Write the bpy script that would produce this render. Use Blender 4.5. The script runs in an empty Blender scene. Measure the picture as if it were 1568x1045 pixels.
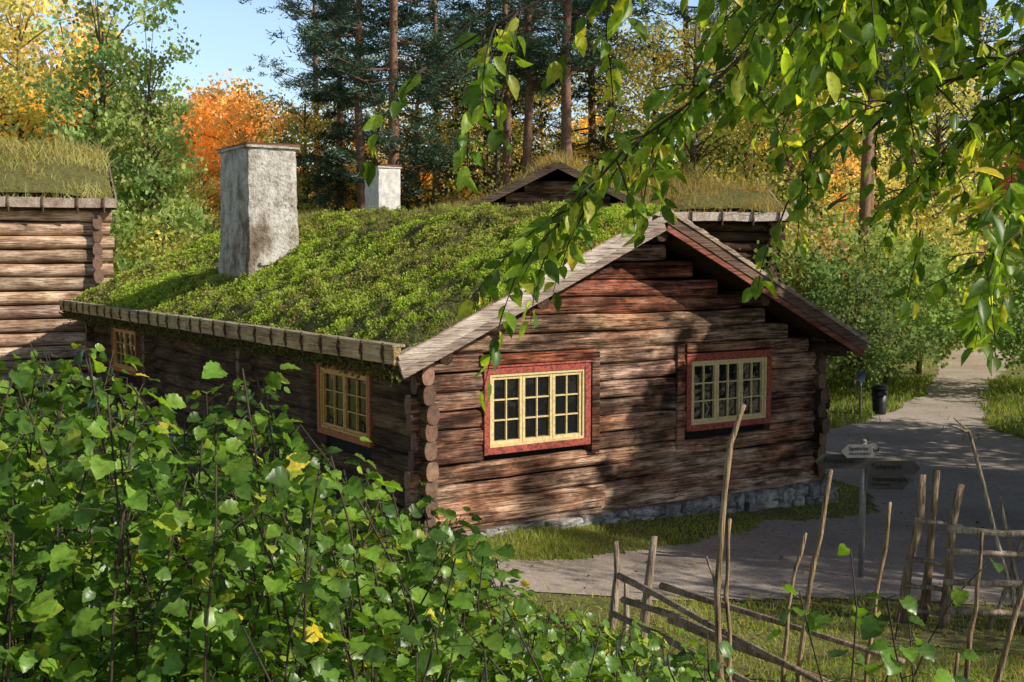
import bpy, math, random
import numpy as np
from mathutils import Vector, Matrix
rng=np.random.default_rng(7); random.seed(7)
scene=bpy.context.scene
# ------------------------------------------------------------------ helpers
def link(o,parent=None):
    scene.collection.objects.link(o)
    if parent is not None: o.parent=parent
    return o
def empty(name,loc=(0,0,0),rz=0):
    e=bpy.data.objects.new(name,None); e.location=loc; e.rotation_euler=(0,0,rz); e.empty_display_size=.3
    return link(e)
def fbm(x,y,f=1.0,seed=0):
    r=np.random.default_rng(seed); v=np.zeros_like(np.asarray(x,float)+np.asarray(y,float)); a=1.0;tot=0
    for o in range(4):
        for k in range(4):
            th=r.uniform(0,6.28); ph=r.uniform(0,6.28); ff=f*(1.9**o)*r.uniform(.7,1.3)
            v=v+a*np.sin(ff*(np.cos(th)*x+np.sin(th)*y)+ph+1.3*np.sin(ff*.6*(np.sin(th)*x-np.cos(th)*y)+ph*2))
        tot+=a*1.6; a*=.6
    return v/tot/1.3
class MB:
    def __init__(s): s.v=[];s.f=[];s.c=[];s.m=[];s.n=0
    def add(s,verts,faces,col=(1,1,1),mat=0):
        s.v.extend([tuple(p) for p in verts])
        for f in faces:
            s.f.append([i+s.n for i in f]); s.c.append(col); s.m.append(mat)
        s.n+=len(verts)
    def box(s,c,size,ax=None,col=(1,1,1),mat=0,jit=0):
        X,Y,Z=(Vector((1,0,0)),Vector((0,1,0)),Vector((0,0,1))) if ax is None else ax
        c=Vector(c); hx,hy,hz=[a/2 for a in size]; vs=[]
        for sx in(-1,1):
            for sy in(-1,1):
                for sz in(-1,1):
                    vs.append(c+X*hx*sx+Y*hy*sy+Z*hz*sz+Vector([random.uniform(-jit,jit) for _ in range(3)]))
        s.add(vs,[(0,1,3,2),(4,6,7,5),(0,4,5,1),(2,3,7,6),(0,2,6,4),(1,5,7,3)],col,mat)
    def beam(s,p0,p1,w,h,col=(1,1,1),mat=0,up=(0,0,1),jit=0,seg=1):
        p0=Vector(p0);p1=Vector(p1);d=(p1-p0);L=d.length;d.normalize()
        sd=d.cross(Vector(up)).normalized();u=sd.cross(d)
        vs=[];fs=[]
        for i in range(seg+1):
            c=p0+d*L*i/seg+sd*random.uniform(-jit,jit)+u*random.uniform(-jit,jit)
            hw=w/2;hh=h/2*(1+random.uniform(-jit,jit)*4)
            vs+= [c-sd*hw-u*hh,c+sd*hw-u*hh,c+sd*hw+u*hh,c-sd*hw+u*hh]
            if i:
                a=(i-1)*4;b=i*4
                for k in range(4): fs.append((a+k,a+(k+1)%4,b+(k+1)%4,b+k))
        fs.append((3,2,1,0)); e=seg*4; fs.append((e,e+1,e+2,e+3))
        s.add(vs,fs,col,mat)
    def log(s,p0,p1,rh,rv,col,mat=0,endmat=None,seg=None,jit=.007,pw=.42,n=14,endcol=None):
        p0=Vector(p0);p1=Vector(p1);d=p1-p0;L=d.length;d.normalize()
        sd=d.cross(Vector((0,0,1)));sd.normalize();u=sd.cross(d)
        seg=seg or max(2,int(L/.22)); vs=[];fs=[]
        ph=[random.uniform(0,6.28) for _ in range(4)]
        for i in range(seg+1):
            q=L*i/seg
            jv=.012*math.sin(q*1.3+ph[0])+.006*math.sin(q*4.1+ph[1]);jh=.009*math.sin(q*1.9+ph[2])+.006*math.sin(q*6+ph[3])
            for k in range(n):
                a=2*math.pi*(k+.5)/n; ca=math.cos(a);sa=math.sin(a)
                x=math.copysign(abs(ca)**pw,ca)*rh+jh; z=math.copysign(abs(sa)**.95,sa)*rv+jv
                vs.append(p0+d*q+sd*(x+random.uniform(-jit,jit)*.7)+u*z)
            if i:
                a=(i-1)*n;b=i*n
                for k in range(n): fs.append((a+k,a+(k+1)%n,b+(k+1)%n,b+k))
        s.add(vs,fs,col,mat)
        em=mat if endmat is None else endmat; ec=endcol or col
        s.add([vs[k] for k in range(n)],[tuple(range(n-1,-1,-1))],ec,em)
        s.add([vs[seg*n+k] for k in range(n)],[tuple(range(n))],ec,em)
    def tube(s,pts,rad,col=(1,1,1),mat=0,n=6,jit=0):
        pts=[Vector(p) for p in pts]; vs=[];fs=[]
        for i,p in enumerate(pts):
            d=(pts[min(i+1,len(pts)-1)]-pts[max(i-1,0)]).normalized()
            a=Vector((0,0,1)) if abs(d.z)<.9 else Vector((1,0,0))
            sd=d.cross(a).normalized();u=sd.cross(d)
            r=rad[i] if hasattr(rad,'__len__') else rad
            for k in range(n):
                th=2*math.pi*k/n; rr=r*(1+random.uniform(-jit,jit))
                vs.append(p+sd*math.cos(th)*rr+u*math.sin(th)*rr)
            if i:
                A=(i-1)*n;B=i*n
                for k in range(n): fs.append((A+k,B+k,B+(k+1)%n,A+(k+1)%n))
        fs.append(tuple(range(n))); e=(len(pts)-1)*n; fs.append(tuple(range(e+n-1,e-1,-1)))
        s.add(vs,fs,col,mat)
    def build(s,name,mats,parent=None,smooth=False):
        me=bpy.data.meshes.new(name); me.from_pydata(s.v,[],s.f)
        for m in mats: me.materials.append(m)
        me.polygons.foreach_set('material_index',s.m)
        at=me.color_attributes.new('Col','FLOAT_COLOR','CORNER')
        cnt=[len(f) for f in s.f]
        c=np.repeat(np.array([(a[0],a[1],a[2],1) for a in s.c],dtype=np.float32),cnt,axis=0)
        at.data.foreach_set('color',c.ravel())
        if smooth: me.polygons.foreach_set('use_smooth',[True]*len(s.f))
        me.update(); o=bpy.data.objects.new(name,me); return link(o,parent)
def inst_mesh(name,T,F,pos,B,cols,mat,parent=None,smooth=False,mesh_only=False,extra=None):
    """many copies of a small template in one mesh"""
    T=np.array(T,float); N=len(pos);K=len(T)
    V=pos[:,None,:]+np.einsum('nij,kj->nki',B,T); V=V.reshape(-1,3)
    per=sum(len(f) for f in F)
    flat=np.concatenate([np.array(f) for f in F]); lens=np.array([len(f) for f in F])
    LI=(np.arange(N)[:,None]*K+flat[None,:]).ravel()
    tot=np.tile(lens,N); st=np.concatenate([[0],np.cumsum(tot)[:-1]])
    C=np.repeat(np.concatenate([cols,np.ones((N,1))],1),per,axis=0)
    me=bpy.data.meshes.new(name)
    mi=np.zeros(len(tot),int)
    if extra is not None and extra.n:
        ev=np.array(extra.v); efl=np.concatenate([np.array(f) for f in extra.f])+len(V)
        el=np.array([len(f) for f in extra.f])
        C=np.concatenate([C,np.repeat(np.array([(a[0],a[1],a[2],1) for a in extra.c]),el,axis=0)])
        V=np.concatenate([V,ev]); LI=np.concatenate([LI,efl]); tot=np.concatenate([tot,el]); mi=np.concatenate([mi,np.ones(len(el),int)])
        st=np.concatenate([[0],np.cumsum(tot)[:-1]])
    me.vertices.add(len(V)); me.vertices.foreach_set('co',V.astype(np.float32).ravel())
    me.loops.add(len(LI)); me.loops.foreach_set('vertex_index',LI.astype(np.int32))
    me.polygons.add(len(tot)); me.polygons.foreach_set('loop_start',st.astype(np.int32))
    try: me.polygons.foreach_set('loop_total',tot.astype(np.int32))
    except Exception: pass
    for m in (mat if isinstance(mat,list) else [mat]): me.materials.append(m)
    me.polygons.foreach_set('material_index',mi.astype(np.int32))
    if smooth: me.polygons.foreach_set('use_smooth',np.ones(len(tot),bool))
    at=me.color_attributes.new('Col','FLOAT_COLOR','CORNER'); at.data.foreach_set('color',C.astype(np.float32).ravel())
    me.update(calc_edges=True); me.validate()
    if mesh_only: return me
    return link(bpy.data.objects.new(name,me),parent)
def norm(a): return a/np.maximum(np.linalg.norm(a,axis=-1,keepdims=True),1e-9)
def basis(d,n,sx,sy=None,sz=None):
    """columns: side, along d, normal"""
    sy=sx if sy is None else sy; sz=sx if sz is None else sz
    Y=norm(d); X=norm(np.cross(Y,n)); Z=np.cross(X,Y)
    return np.stack([X*np.reshape(sx,(-1,1)),Y*np.reshape(sy,(-1,1)),Z*np.reshape(sz,(-1,1))],axis=2)
def leaf_T(side,drop=.22,fold=.35,wave=0):
    n=len(side);g=lambda x,y:fold*abs(x)-drop*y*y
    T=[(0,0,0)]+[(0,y,-drop*y*y) for (_,y) in side]+[(0,1,-drop)]
    for sg in(1,-1):
        for i,(x,y) in enumerate(side): T.append((sg*x,y,g(x,y)+wave*math.sin(i*2.1+sg)))
    F=[]
    for b,fl in((n+2,False),(2*n+2,True)):
        q=[(0,b,1)]+[(1+i,b+i,b+i+1,2+i) for i in range(n-1)]+[(n,b+n-1,n+1)]
        F+=[f[::-1] if fl else f for f in q]
    return T,F
BROAD=leaf_T([(.30,.02),(.47,.30),(.40,.60),(.17,.84)])
HAZEL=leaf_T([(.26,-.02),(.38,.10),(.37,.17),(.48,.30),(.43,.38),(.47,.50),(.37,.58),(.36,.70),(.23,.77),(.18,.88)],drop=.25,fold=.28,wave=.035)
CHERRY=leaf_T([(.13,.08),(.24,.32),(.23,.60),(.10,.84)],drop=.2,fold=.42)
QUAD=([(-.5,0,0),(0,-.5,0.08),(.5,0,0),(0,.5,.08)],[(0,1,2,3)])
BLADE=([(-.5,0,0),(.5,0,0),(.35,.55,-.06),(-.35,.55,-.06),(0,1,-.35)],[(0,1,2,3),(3,2,4)])
NEED=([(-.5,0,0),(.5,0,0),(0,1,0)],[(0,1,2)])
SMALL=([(0,0,0),(.32,.35,.1),(.22,.8,.02),(-.22,.8,.02),(-.32,.35,.1)],[(0,1,2,3,4)])
# ------------------------------------------------------------------ materials
def newmat(name):
    m=bpy.data.materials.new(name);m.use_nodes=True;nt=m.node_tree
    for n in list(nt.nodes): nt.nodes.remove(n)
    out=nt.nodes.new('ShaderNodeOutputMaterial'); return m,nt,out
def N(nt,t,**kw):
    n=nt.nodes.new(t)
    for k,v in kw.items():
        if k in n.inputs: n.inputs[k].default_value=v
        else: setattr(n,k,v)
    return n
def mixc(nt,a,b,fac,mode='MIX'):
    m=nt.nodes.new('ShaderNodeMix');m.data_type='RGBA';m.blend_type=mode
    for s,v in((6,a),(7,b),(0,fac)):
        if hasattr(v,'links') or hasattr(v,'is_output'): nt.links.new(v,m.inputs[s])
        else: m.inputs[s].default_value=v
    return m.outputs[2]
def ramp(nt,fac,stops):
    r=nt.nodes.new('ShaderNodeValToRGB');e=r.color_ramp.elements
    while len(e)<len(stops): e.new(.5)
    for i,(p,c) in enumerate(stops): e[i].position=p;e[i].color=(*c,1)
    nt.links.new(fac,r.inputs[0]); return r.outputs[0]
def noise(nt,scale,detail=6,rough=.6,mapscale=(1,1,1),loc=(0,0,0)):
    tc=N(nt,'ShaderNodeTexCoord');mp=N(nt,'ShaderNodeMapping');mp.inputs['Scale'].default_value=mapscale;mp.inputs['Location'].default_value=loc
    nt.links.new(tc.outputs['Object'],mp.inputs[0])
    n=N(nt,'ShaderNodeTexNoise',Scale=scale,Detail=detail,Roughness=rough); nt.links.new(mp.outputs[0],n.inputs['Vector']); return n.outputs['Fac']
def wood(name,axis,stops,rough=.8,spec=.2,bump=.7,sc=1.0,dark=.25,patch=None):
    m,nt,out=newmat(name)
    st=[9,9,9]; st[axis]=.6
    n1=noise(nt,2.2*sc,6,.72,st); st2=[40,40,40]; st2[axis]=1.3
    n2=noise(nt,1.3*sc,3,.65,st2,(3,1,7))
    st3=[3,3,3];st3[axis]=1.4
    n3=noise(nt,1.1*sc,5,.7,st3,(5,8,2))
    md=nt.nodes.new('ShaderNodeMath');md.operation='ADD';nt.links.new(n1,md.inputs[0]);nt.links.new(n3,md.inputs[1])
    hf=nt.nodes.new('ShaderNodeMath');hf.operation='MULTIPLY';hf.inputs[1].default_value=.5;nt.links.new(md.outputs[0],hf.inputs[0])
    c=ramp(nt,hf.outputs[0],stops)
    crack=ramp(nt,n2,[(.0,(dark,)*3),(.36,(dark,)*3),(.48,(1,1,1)),(1,(1.0,1.0,1.0))])
    c=mixc(nt,c,crack,1.0,'MULTIPLY')
    if patch:
        n4=noise(nt,.9,4,.6,(1,1,2.2),(9,2,5)); f=ramp(nt,n4,[(.47,(0,0,0)),(.62,(1,1,1))])
        mx=nt.nodes.new('ShaderNodeMath');mx.operation='MULTIPLY';mx.inputs[1].default_value=patch[1]
        nt.links.new(f,mx.inputs[0]); c=mixc(nt,c,(*patch[0],1),mx.outputs[0],'MULTIPLY')
    at=N(nt,'ShaderNodeAttribute',attribute_name='Col'); c=mixc(nt,c,at.outputs['Color'],1.0,'MULTIPLY')
    b=N(nt,'ShaderNodeBsdfPrincipled',Roughness=rough); b.inputs['Specular IOR Level'].default_value=spec
    nt.links.new(c,b.inputs['Base Color'])
    ad=nt.nodes.new('ShaderNodeMath');ad.operation='ADD';nt.links.new(hf.outputs[0],ad.inputs[0]);nt.links.new(n2,ad.inputs[1])
    bp=N(nt,'ShaderNodeBump',Strength=bump,Distance=.045);nt.links.new(ad.outputs[0],bp.inputs['Height']);nt.links.new(bp.outputs[0],b.inputs['Normal'])
    nt.links.new(b.outputs[0],out.inputs[0]); return m
def plain(name,col,rough=.6,var=.25,scale=8,bump=.2,spec=.4,dist=.02,col2=None,metal=0,lo=.32,hi=.62):
    m,nt,out=newmat(name)
    n1=noise(nt,scale,6,.65); k=1-var
    c2=col2 or tuple(a*k*.8 for a in col)
    c=ramp(nt,n1,[(lo,c2),(hi,col)])
    at=N(nt,'ShaderNodeAttribute',attribute_name='Col'); c=mixc(nt,c,at.outputs['Color'],1.0,'MULTIPLY')
    b=N(nt,'ShaderNodeBsdfPrincipled',Roughness=rough,Metallic=metal); b.inputs['Specular IOR Level'].default_value=spec
    nt.links.new(c,b.inputs['Base Color'])
    bp=N(nt,'ShaderNodeBump',Strength=bump,Distance=dist);nt.links.new(n1,bp.inputs['Height']);nt.links.new(bp.outputs[0],b.inputs['Normal'])
    nt.links.new(b.outputs[0],out.inputs[0]); return m
def plastermat():
    m,nt,out=newmat('chimney_plaster')
    n1=noise(nt,4,7,.7);n2=noise(nt,1.6,5,.65,(1,1,.5),(4,4,4));n3=noise(nt,16,4,.7)
    c=ramp(nt,n1,[(.36,(.32,.275,.23)),(.46,(.52,.475,.42)),(.6,(.70,.665,.62))])
    c=mixc(nt,c,ramp(nt,n2,[(.36,(.45,.38,.32)),(.48,(1,1,1))]),1.0,'MULTIPLY')
    c=mixc(nt,c,ramp(nt,n3,[(.33,(.7,.68,.65)),(.45,(1,1,1))]),1.0,'MULTIPLY')
    b=N(nt,'ShaderNodeBsdfPrincipled',Roughness=.92);nt.links.new(c,b.inputs['Base Color']);b.inputs['Specular IOR Level'].default_value=.1
    ad=nt.nodes.new('ShaderNodeMath');ad.operation='ADD';nt.links.new(n1,ad.inputs[0]);nt.links.new(n3,ad.inputs[1])
    bp=N(nt,'ShaderNodeBump',Strength=.8,Distance=.05);nt.links.new(ad.outputs[0],bp.inputs['Height']);nt.links.new(bp.outputs[0],b.inputs['Normal'])
    nt.links.new(b.outputs[0],out.inputs[0]); return m
def foliage(name,trans=.4,rough=.5,spec=.3,objcol=False,tcol=(1.25,1.2,.35),mott=0):
    m,nt,out=newmat(name)
    at=N(nt,'ShaderNodeAttribute',attribute_name='Col'); c=at.outputs['Color']
    if objcol:
        oi=N(nt,'ShaderNodeObjectInfo'); c=mixc(nt,c,oi.outputs['Color'],1.0,'MULTIPLY')
    if mott:
        nz=noise(nt,mott,3,.7); c=mixc(nt,c,ramp(nt,nz,[(.3,(.62,.55,.5)),(.5,(1,1,1)),(.7,(1.3,1.25,1.1))]),1.0,'MULTIPLY')
    b=N(nt,'ShaderNodeBsdfPrincipled',Roughness=rough); b.inputs['Specular IOR Level'].default_value=spec
    nt.links.new(c,b.inputs['Base Color'])
    t=N(nt,'ShaderNodeBsdfTranslucent'); tc=mixc(nt,c,(*[x*1.6 for x in tcol],1),1.0,'MULTIPLY'); nt.links.new(tc,t.inputs[0])
    mx=N(nt,'ShaderNodeMixShader');mx.inputs[0].default_value=trans
    nt.links.new(b.outputs[0],mx.inputs[1]);nt.links.new(t.outputs[0],mx.inputs[2]);nt.links.new(mx.outputs[0],out.inputs[0]); return m
GST=[(.38,(.030,.017,.012)),(.46,(.125,.072,.050)),(.53,(.35,.215,.150)),(.61,(.68,.49,.375))]
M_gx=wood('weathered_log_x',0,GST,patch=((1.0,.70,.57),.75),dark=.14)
M_gy=wood('weathered_log_y_shaded',1,[(.36,(.020,.012,.007)),(.48,(.07,.040,.022)),(.62,(.20,.125,.065))],dark=.3)  # side-wall logs: the long wall's shade is put into these darker browns
M_gyl=wood('barn_log_y',1,[(.36,(.10,.06,.04)),(.48,(.34,.22,.155)),(.62,(.74,.57,.44))],dark=.25)
M_end=plain('log_end_grain',(.22,.13,.09),.85,.4,14,.8)
M_barge=wood('barge_board',0,[(.36,(.24,.17,.14)),(.5,(.54,.44,.37)),(.62,(.78,.68,.60))],dark=.35)
M_eave=wood('eave_board',1,[(.36,(.24,.17,.085)),(.5,(.54,.39,.19)),(.62,(.74,.59,.35))],dark=.4)
M_deck=wood('roof_plank',1,[(.36,(.03,.02,.012)),(.55,(.10,.06,.035)),(.65,(.2,.13,.08))])
M_red=plain('red_paint',(.46,.095,.065),.7,.45,22,.5,lo=.4,hi=.55)
M_cream=plain('cream_paint',(.84,.66,.32),.5,.2,25,.2)
M_orange=plain('ochre_paint',(.46,.14,.04),.6,.3,22,.25)
M_ochre2=plain('ochre_sash_paint',(.72,.40,.11),.6,.3,22,.2)
M_grey=wood('fence_wood',2,[(.36,(.15,.11,.075)),(.5,(.40,.305,.22)),(.62,(.68,.57,.44))],sc=1.5,dark=.35)
M_plaster=plastermat()
M_white=plain('whitewash',(.80,.77,.72),.85,.2,6,.5)
M_stone=plain('field_stone',(.52,.51,.49),.85,.3,9,1.0,.2,.05,col2=(.20,.19,.18),lo=.38,hi=.6)
M_mortar=plain('rubble_mortar',(.30,.285,.26),.95,.3,12,1.0,.1,.06,col2=(.12,.11,.10))
M_slate=plain('slate_cap',(.24,.11,.07),.8,.3,10,.5)
M_sod=plain('sod_soil',(.18,.18,.06),.95,.4,7,1.0,.1,.06,col2=(.10,.08,.035))
M_leaf=foliage('bush_leaf',.42,.36,.5,mott=45)
M_cherry=foliage('cherry_leaf',.55,.38,.4,mott=45)
M_grass=foliage('grass_blade',.4,.6,.2)
M_tree=foliage('tree_leaf',.45,.6,.2,objcol=True,tcol=(1.05,1.05,.8))
M_needle=foliage('pine_needle',.2,.5,.3,objcol=True,tcol=(1.1,1.1,.5))
M_bark=plain('bark',(.18,.14,.10),.9,.4,12,.8)
M_pbark=plain('pine_bark',(.30,.16,.095),.9,.4,9,.8,col2=(.09,.065,.05))
M_twig=plain('twig_bark',(.065,.042,.03),.7,.3,30,.3)
M_dark=plain('dark_interior',(.012,.010,.008),.9,.2,5,.1)
M_bin=plain('bin_plastic',(.015,.017,.02),.45,.2,9,.1)
M_sign=plain('sign_board_brown',(.085,.068,.056),.6,.2,12,.15)
M_text=plain('sign_lettering',(.85,.85,.83),.5,.05,12,.0)
M_metal=plain('painted_steel',(.26,.25,.23),.5,.2,20,.1)
M_pale=plain('pale_sign_board',(.25,.24,.225),.6,.2,20,.1)
def glassmat():
    m,nt,out=newmat('window_glass')
    b=N(nt,'ShaderNodeBsdfPrincipled',Roughness=.03); b.inputs['Base Color'].default_value=(.012,.013,.014,1); b.inputs['Specular IOR Level'].default_value=.9
    n=noise(nt,3.5,2,.5); bp=N(nt,'ShaderNodeBump',Strength=.25,Distance=.05); nt.links.new(n,bp.inputs['Height']);nt.links.new(bp.outputs[0],b.inputs['Normal'])
    nt.links.new(b.outputs[0],out.inputs[0]); return m
M_glass=glassmat()
def roadmat():
    m,nt,out=newmat('gravel')
    n1=noise(nt,.7,4,.55);n2=noise(nt,60,3,.7);n3=noise(nt,14,5,.7)
    c=ramp(nt,n1,[(.35,(.42,.345,.285)),(.65,(.56,.475,.405))]); d=ramp(nt,n2,[(.3,(.6,.6,.6)),(.55,(1.0,1.0,1.0)),(.72,(1.35,1.32,1.28))])
    c=mixc(nt,c,d,1.0,'MULTIPLY'); c=mixc(nt,c,ramp(nt,n3,[(.32,(.74,.72,.69)),(.55,(1,1,1))]),1.0,'MULTIPLY')
    b=N(nt,'ShaderNodeBsdfPrincipled',Roughness=.95); nt.links.new(c,b.inputs['Base Color']);b.inputs['Specular IOR Level'].default_value=.1
    ad=nt.nodes.new('ShaderNodeMath');ad.operation='ADD';nt.links.new(n2,ad.inputs[0]);nt.links.new(n3,ad.inputs[1])
    bp=N(nt,'ShaderNodeBump',Strength=.6,Distance=.015);nt.links.new(ad.outputs[0],bp.inputs['Height']);nt.links.new(bp.outputs[0],b.inputs['Normal'])
    nt.links.new(b.outputs[0],out.inputs[0]); return m
def groundmat():
    m,nt,out=newmat('meadow')
    n1=noise(nt,.9,6,.65);n2=noise(nt,18,5,.7)
    c=ramp(nt,n1,[(.3,(.11,.13,.032)),(.5,(.19,.21,.055)),(.7,(.30,.235,.125))]); d=ramp(nt,n2,[(.3,(.5,.5,.5)),(.7,(1.4,1.3,1.1))])
    c=mixc(nt,c,d,1.0,'MULTIPLY'); b=N(nt,'ShaderNodeBsdfPrincipled',Roughness=.95); nt.links.new(c,b.inputs['Base Color'])
    bp=N(nt,'ShaderNodeBump',Strength=1,Distance=.05);nt.links.new(n2,bp.inputs['Height']);nt.links.new(bp.outputs[0],b.inputs['Normal'])
    nt.links.new(b.outputs[0],out.inputs[0]); return m
M_road=roadmat();M_ground=groundmat()
# ------------------------------------------------------------------ terrain
def gz(x,y):
    x=np.asarray(x,float);y=np.asarray(y,float)
    base=-3.48-.058*np.clip(x,0,6)+.012*np.clip(y-27,0,60)+.03*np.clip(-x-8,0,30)
    hill=np.where(y>0,-1.62-.195*y,-1.62-.03*y)
    k=.25; return np.logaddexp(base/k,hill/k)*k+.02*fbm(x,y,.9,3)
def grid_axis(a,b,fine,lo,hi,coarse):
    l=[];x=a
    while x<b:
        l.append(x); d=0 if lo<=x<=hi else min(abs(x-lo),abs(x-hi)); x+=fine+d*coarse
    l.append(b); return np.array(l)
gx=grid_axis(-500,500,.4,-12,18,.12); gy=grid_axis(-60,700,.4,-2,32,.12)
X,Y=np.meshgrid(gx,gy); Z=gz(X,Y)
me=bpy.data.meshes.new('ground'); nx=len(gx)
fs=[(j*nx+i,j*nx+i+1,(j+1)*nx+i+1,(j+1)*nx+i) for j in range(len(gy)-1) for i in range(nx-1)]
me.from_pydata(np.stack([X,Y,Z],-1).reshape(-1,3).tolist(),[],fs); me.materials.append(M_ground)
me.polygons.foreach_set('use_smooth',[True]*len(fs)); link(bpy.data.objects.new('ground',me))
ROAD=[(-14,10.4),(-6,11.0),(-.3,11.5),(2.1,11.7),(3.7,12.2),(5.8,12.0),(12,11.2),(20,10.8),(20,22),(10.9,24),(10.6,26),(13.5,33),(16.6,39),(22.5,50),(32,64),(28,64),(19.2,50),(11.6,32.5),(8.2,26.8),(6.6,25.6),(5.0,25.0),(5.2,21),(5.9,19),(5.3,17.1),(4.4,16.4),(3.6,16.1),(2.9,15.2),(2.1,14.3),(.87,13.4),(-.6,13.05),(-6,12.9),(-14,13.2)]
def inpoly(x,y,P=ROAD):
    r=np.zeros(np.shape(x),bool); n=len(P)
    for i in range(n):
        x1,y1=P[i];x2,y2=P[(i+1)%n]
        c=((y1>y)!=(y2>y)); 
        if y1!=y2: r^= c&(x<(x2-x1)*(y-y1)/(y2-y1)+x1)
    return r
def roadmask(x,y):
    s=.22; return inpoly(x+s*fbm(x,y,2.2,11),y+s*fbm(x,y,2.5,12))
rx=np.arange(-14,33,.08); ry=np.arange(10,65,.08)
RX,RY=np.meshgrid(rx,ry); mk=roadmask(RX+.04,RY+.04)
def ground_mesh_z(x,y):
    i=np.clip(np.searchsorted(gx,x)-1,0,nx-2); j=np.clip(np.searchsorted(gy,y)-1,0,len(gy)-2)
    u=(x-gx[i])/(gx[i+1]-gx[i]); v=(y-gy[j])/(gy[j+1]-gy[j])
    return Z[j,i]*(1-u)*(1-v)+Z[j,i+1]*u*(1-v)+Z[j+1,i]*(1-u)*v+Z[j+1,i+1]*u*v
RZ=ground_mesh_z(RX,RY)+.012
jj,ii=np.nonzero(mk[:-1,:-1]); n2=RX.shape[1]
fa=np.stack([jj*n2+ii,jj*n2+ii+1,(jj+1)*n2+ii+1,(jj+1)*n2+ii],1); used=np.unique(fa); rem=np.zeros(RX.size,int);rem[used]=np.arange(len(used))
V=np.stack([RX,RY,RZ],-1).reshape(-1,3)[used]
me=bpy.data.meshes.new('gravel_road');me.from_pydata(V.tolist(),[],rem[fa].tolist());me.materials.append(M_road);me.polygons.foreach_set('use_smooth',[True]*len(fa));link(bpy.data.objects.new('gravel_road',me))
# ------------------------------------------------------------------ grass
def grass(name,x,y,z,hmin,hmax,w,c1,c2,parent=None,lean=.45,dry=.15,hmod=None,nseed=5):
    n=len(x); d=np.stack([rng.normal(0,lean,n),rng.normal(0,lean,n),np.ones(n)],1)
    nn=np.stack([rng.normal(0,1,n),rng.normal(0,1,n),np.zeros(n)],1)+.01
    h=rng.uniform(hmin,hmax,n)*(1 if hmod is None else hmod)
    B=basis(d,nn,np.full(n,w),h,h)
    f=np.clip(.5+.5*fbm(x,y,1.5,nseed)+rng.normal(0,.2,n),0,1)[:,None]
    C=np.array(c1)*(1-f)+np.array(c2)*f
    m=rng.random(n)<dry; C[m]=np.array((.42,.34,.17))*rng.uniform(.6,1.2,(m.sum(),1))
    return inst_mesh(name,*BLADE,np.stack([x,y,z],1),B,C,M_grass,parent)
CS,SN=math.cos(math.radians(33.3)),math.sin(math.radians(33.3)); HC=(-1.09,14.0)
def tolocal(x,y): dx=x-HC[0];dy=y-HC[1]; return dx*CS+dy*SN,-dx*SN+dy*CS
def toworld(t,s): return HC[0]+t*CS-s*SN, HC[1]+t*SN+s*CS
def scatter(n,x0,x1,y0,y1):
    x=rng.uniform(x0,x1,n);y=rng.uniform(y0,y1,n); t,s=tolocal(x,y)
    rm=roadmask(x,y); core=rm&roadmask(x,y+.14)&roadmask(x,y-.14)
    ok=((~rm)|((~core)&(rng.random(n)<.55))|(rng.random(n)<.006))&~((t>0)&(t<6.9)&(s>0)&(s<15.6)); return x[ok],y[ok]
xs=[];ys=[]
for a in [(46000,-4,7.5,6,12.8),(30000,-1.5,4,12.8,16.5),(10000,4,7,15,21),(12000,-6,1,3,8)]:
    x,y=scatter(*a);xs.append(x);ys.append(y)
x=np.concatenate(xs);y=np.concatenate(ys)
dens=np.clip(.8+.9*fbm(x,y,1.9,23),.12,1); k=rng.random(len(x))<dens; x=x[k];y=y[k]
pm=np.clip(.75+.7*fbm(x,y,1.7,21),.2,1.4)
t,s=tolocal(x,y); pm=pm*np.where((s>-.8)&(s<.2)&(t>2),.5,1)
grass('grass',x,y,gz(x,y)-.005,.045,.12,.010,(.17,.25,.045),(.44,.52,.11),dry=.2,hmod=pm)
x,y=scatter(26000,5,17,20,36); x2,y2=scatter(9000,-14,-7,14,30)
x=np.concatenate([x,x2]);y=np.concatenate([y,y2]); grass('grass',x,y,gz(x,y),.08,.25,.03,(.10,.17,.03),(.25,.31,.07))
n=2600;x=rng.uniform(-2,8,n);y=rng.uniform(8,20,n);d=rng.normal(0,1,(n,3));d[:,2]*=.15;nn=np.tile((0,0,1.),(n,1))+rng.normal(0,.25,(n,3))
C=np.where(rng.random((n,1))<.5,np.array([(.42,.27,.06)]),np.array([(.22,.11,.05)]))*rng.uniform(.6,1.2,(n,1))
t,s=tolocal(x,y);ok=~((t>-.1)&(s>-.1))&((~roadmask(x,y))|(rng.random(n)<.25))
inst_mesh('fallen_leaves',*BROAD,np.stack([x,y,gz(x,y)+.03],1)[ok],basis(d,nn,rng.uniform(.025,.055,n))[ok],C[ok],M_grass)
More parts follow.
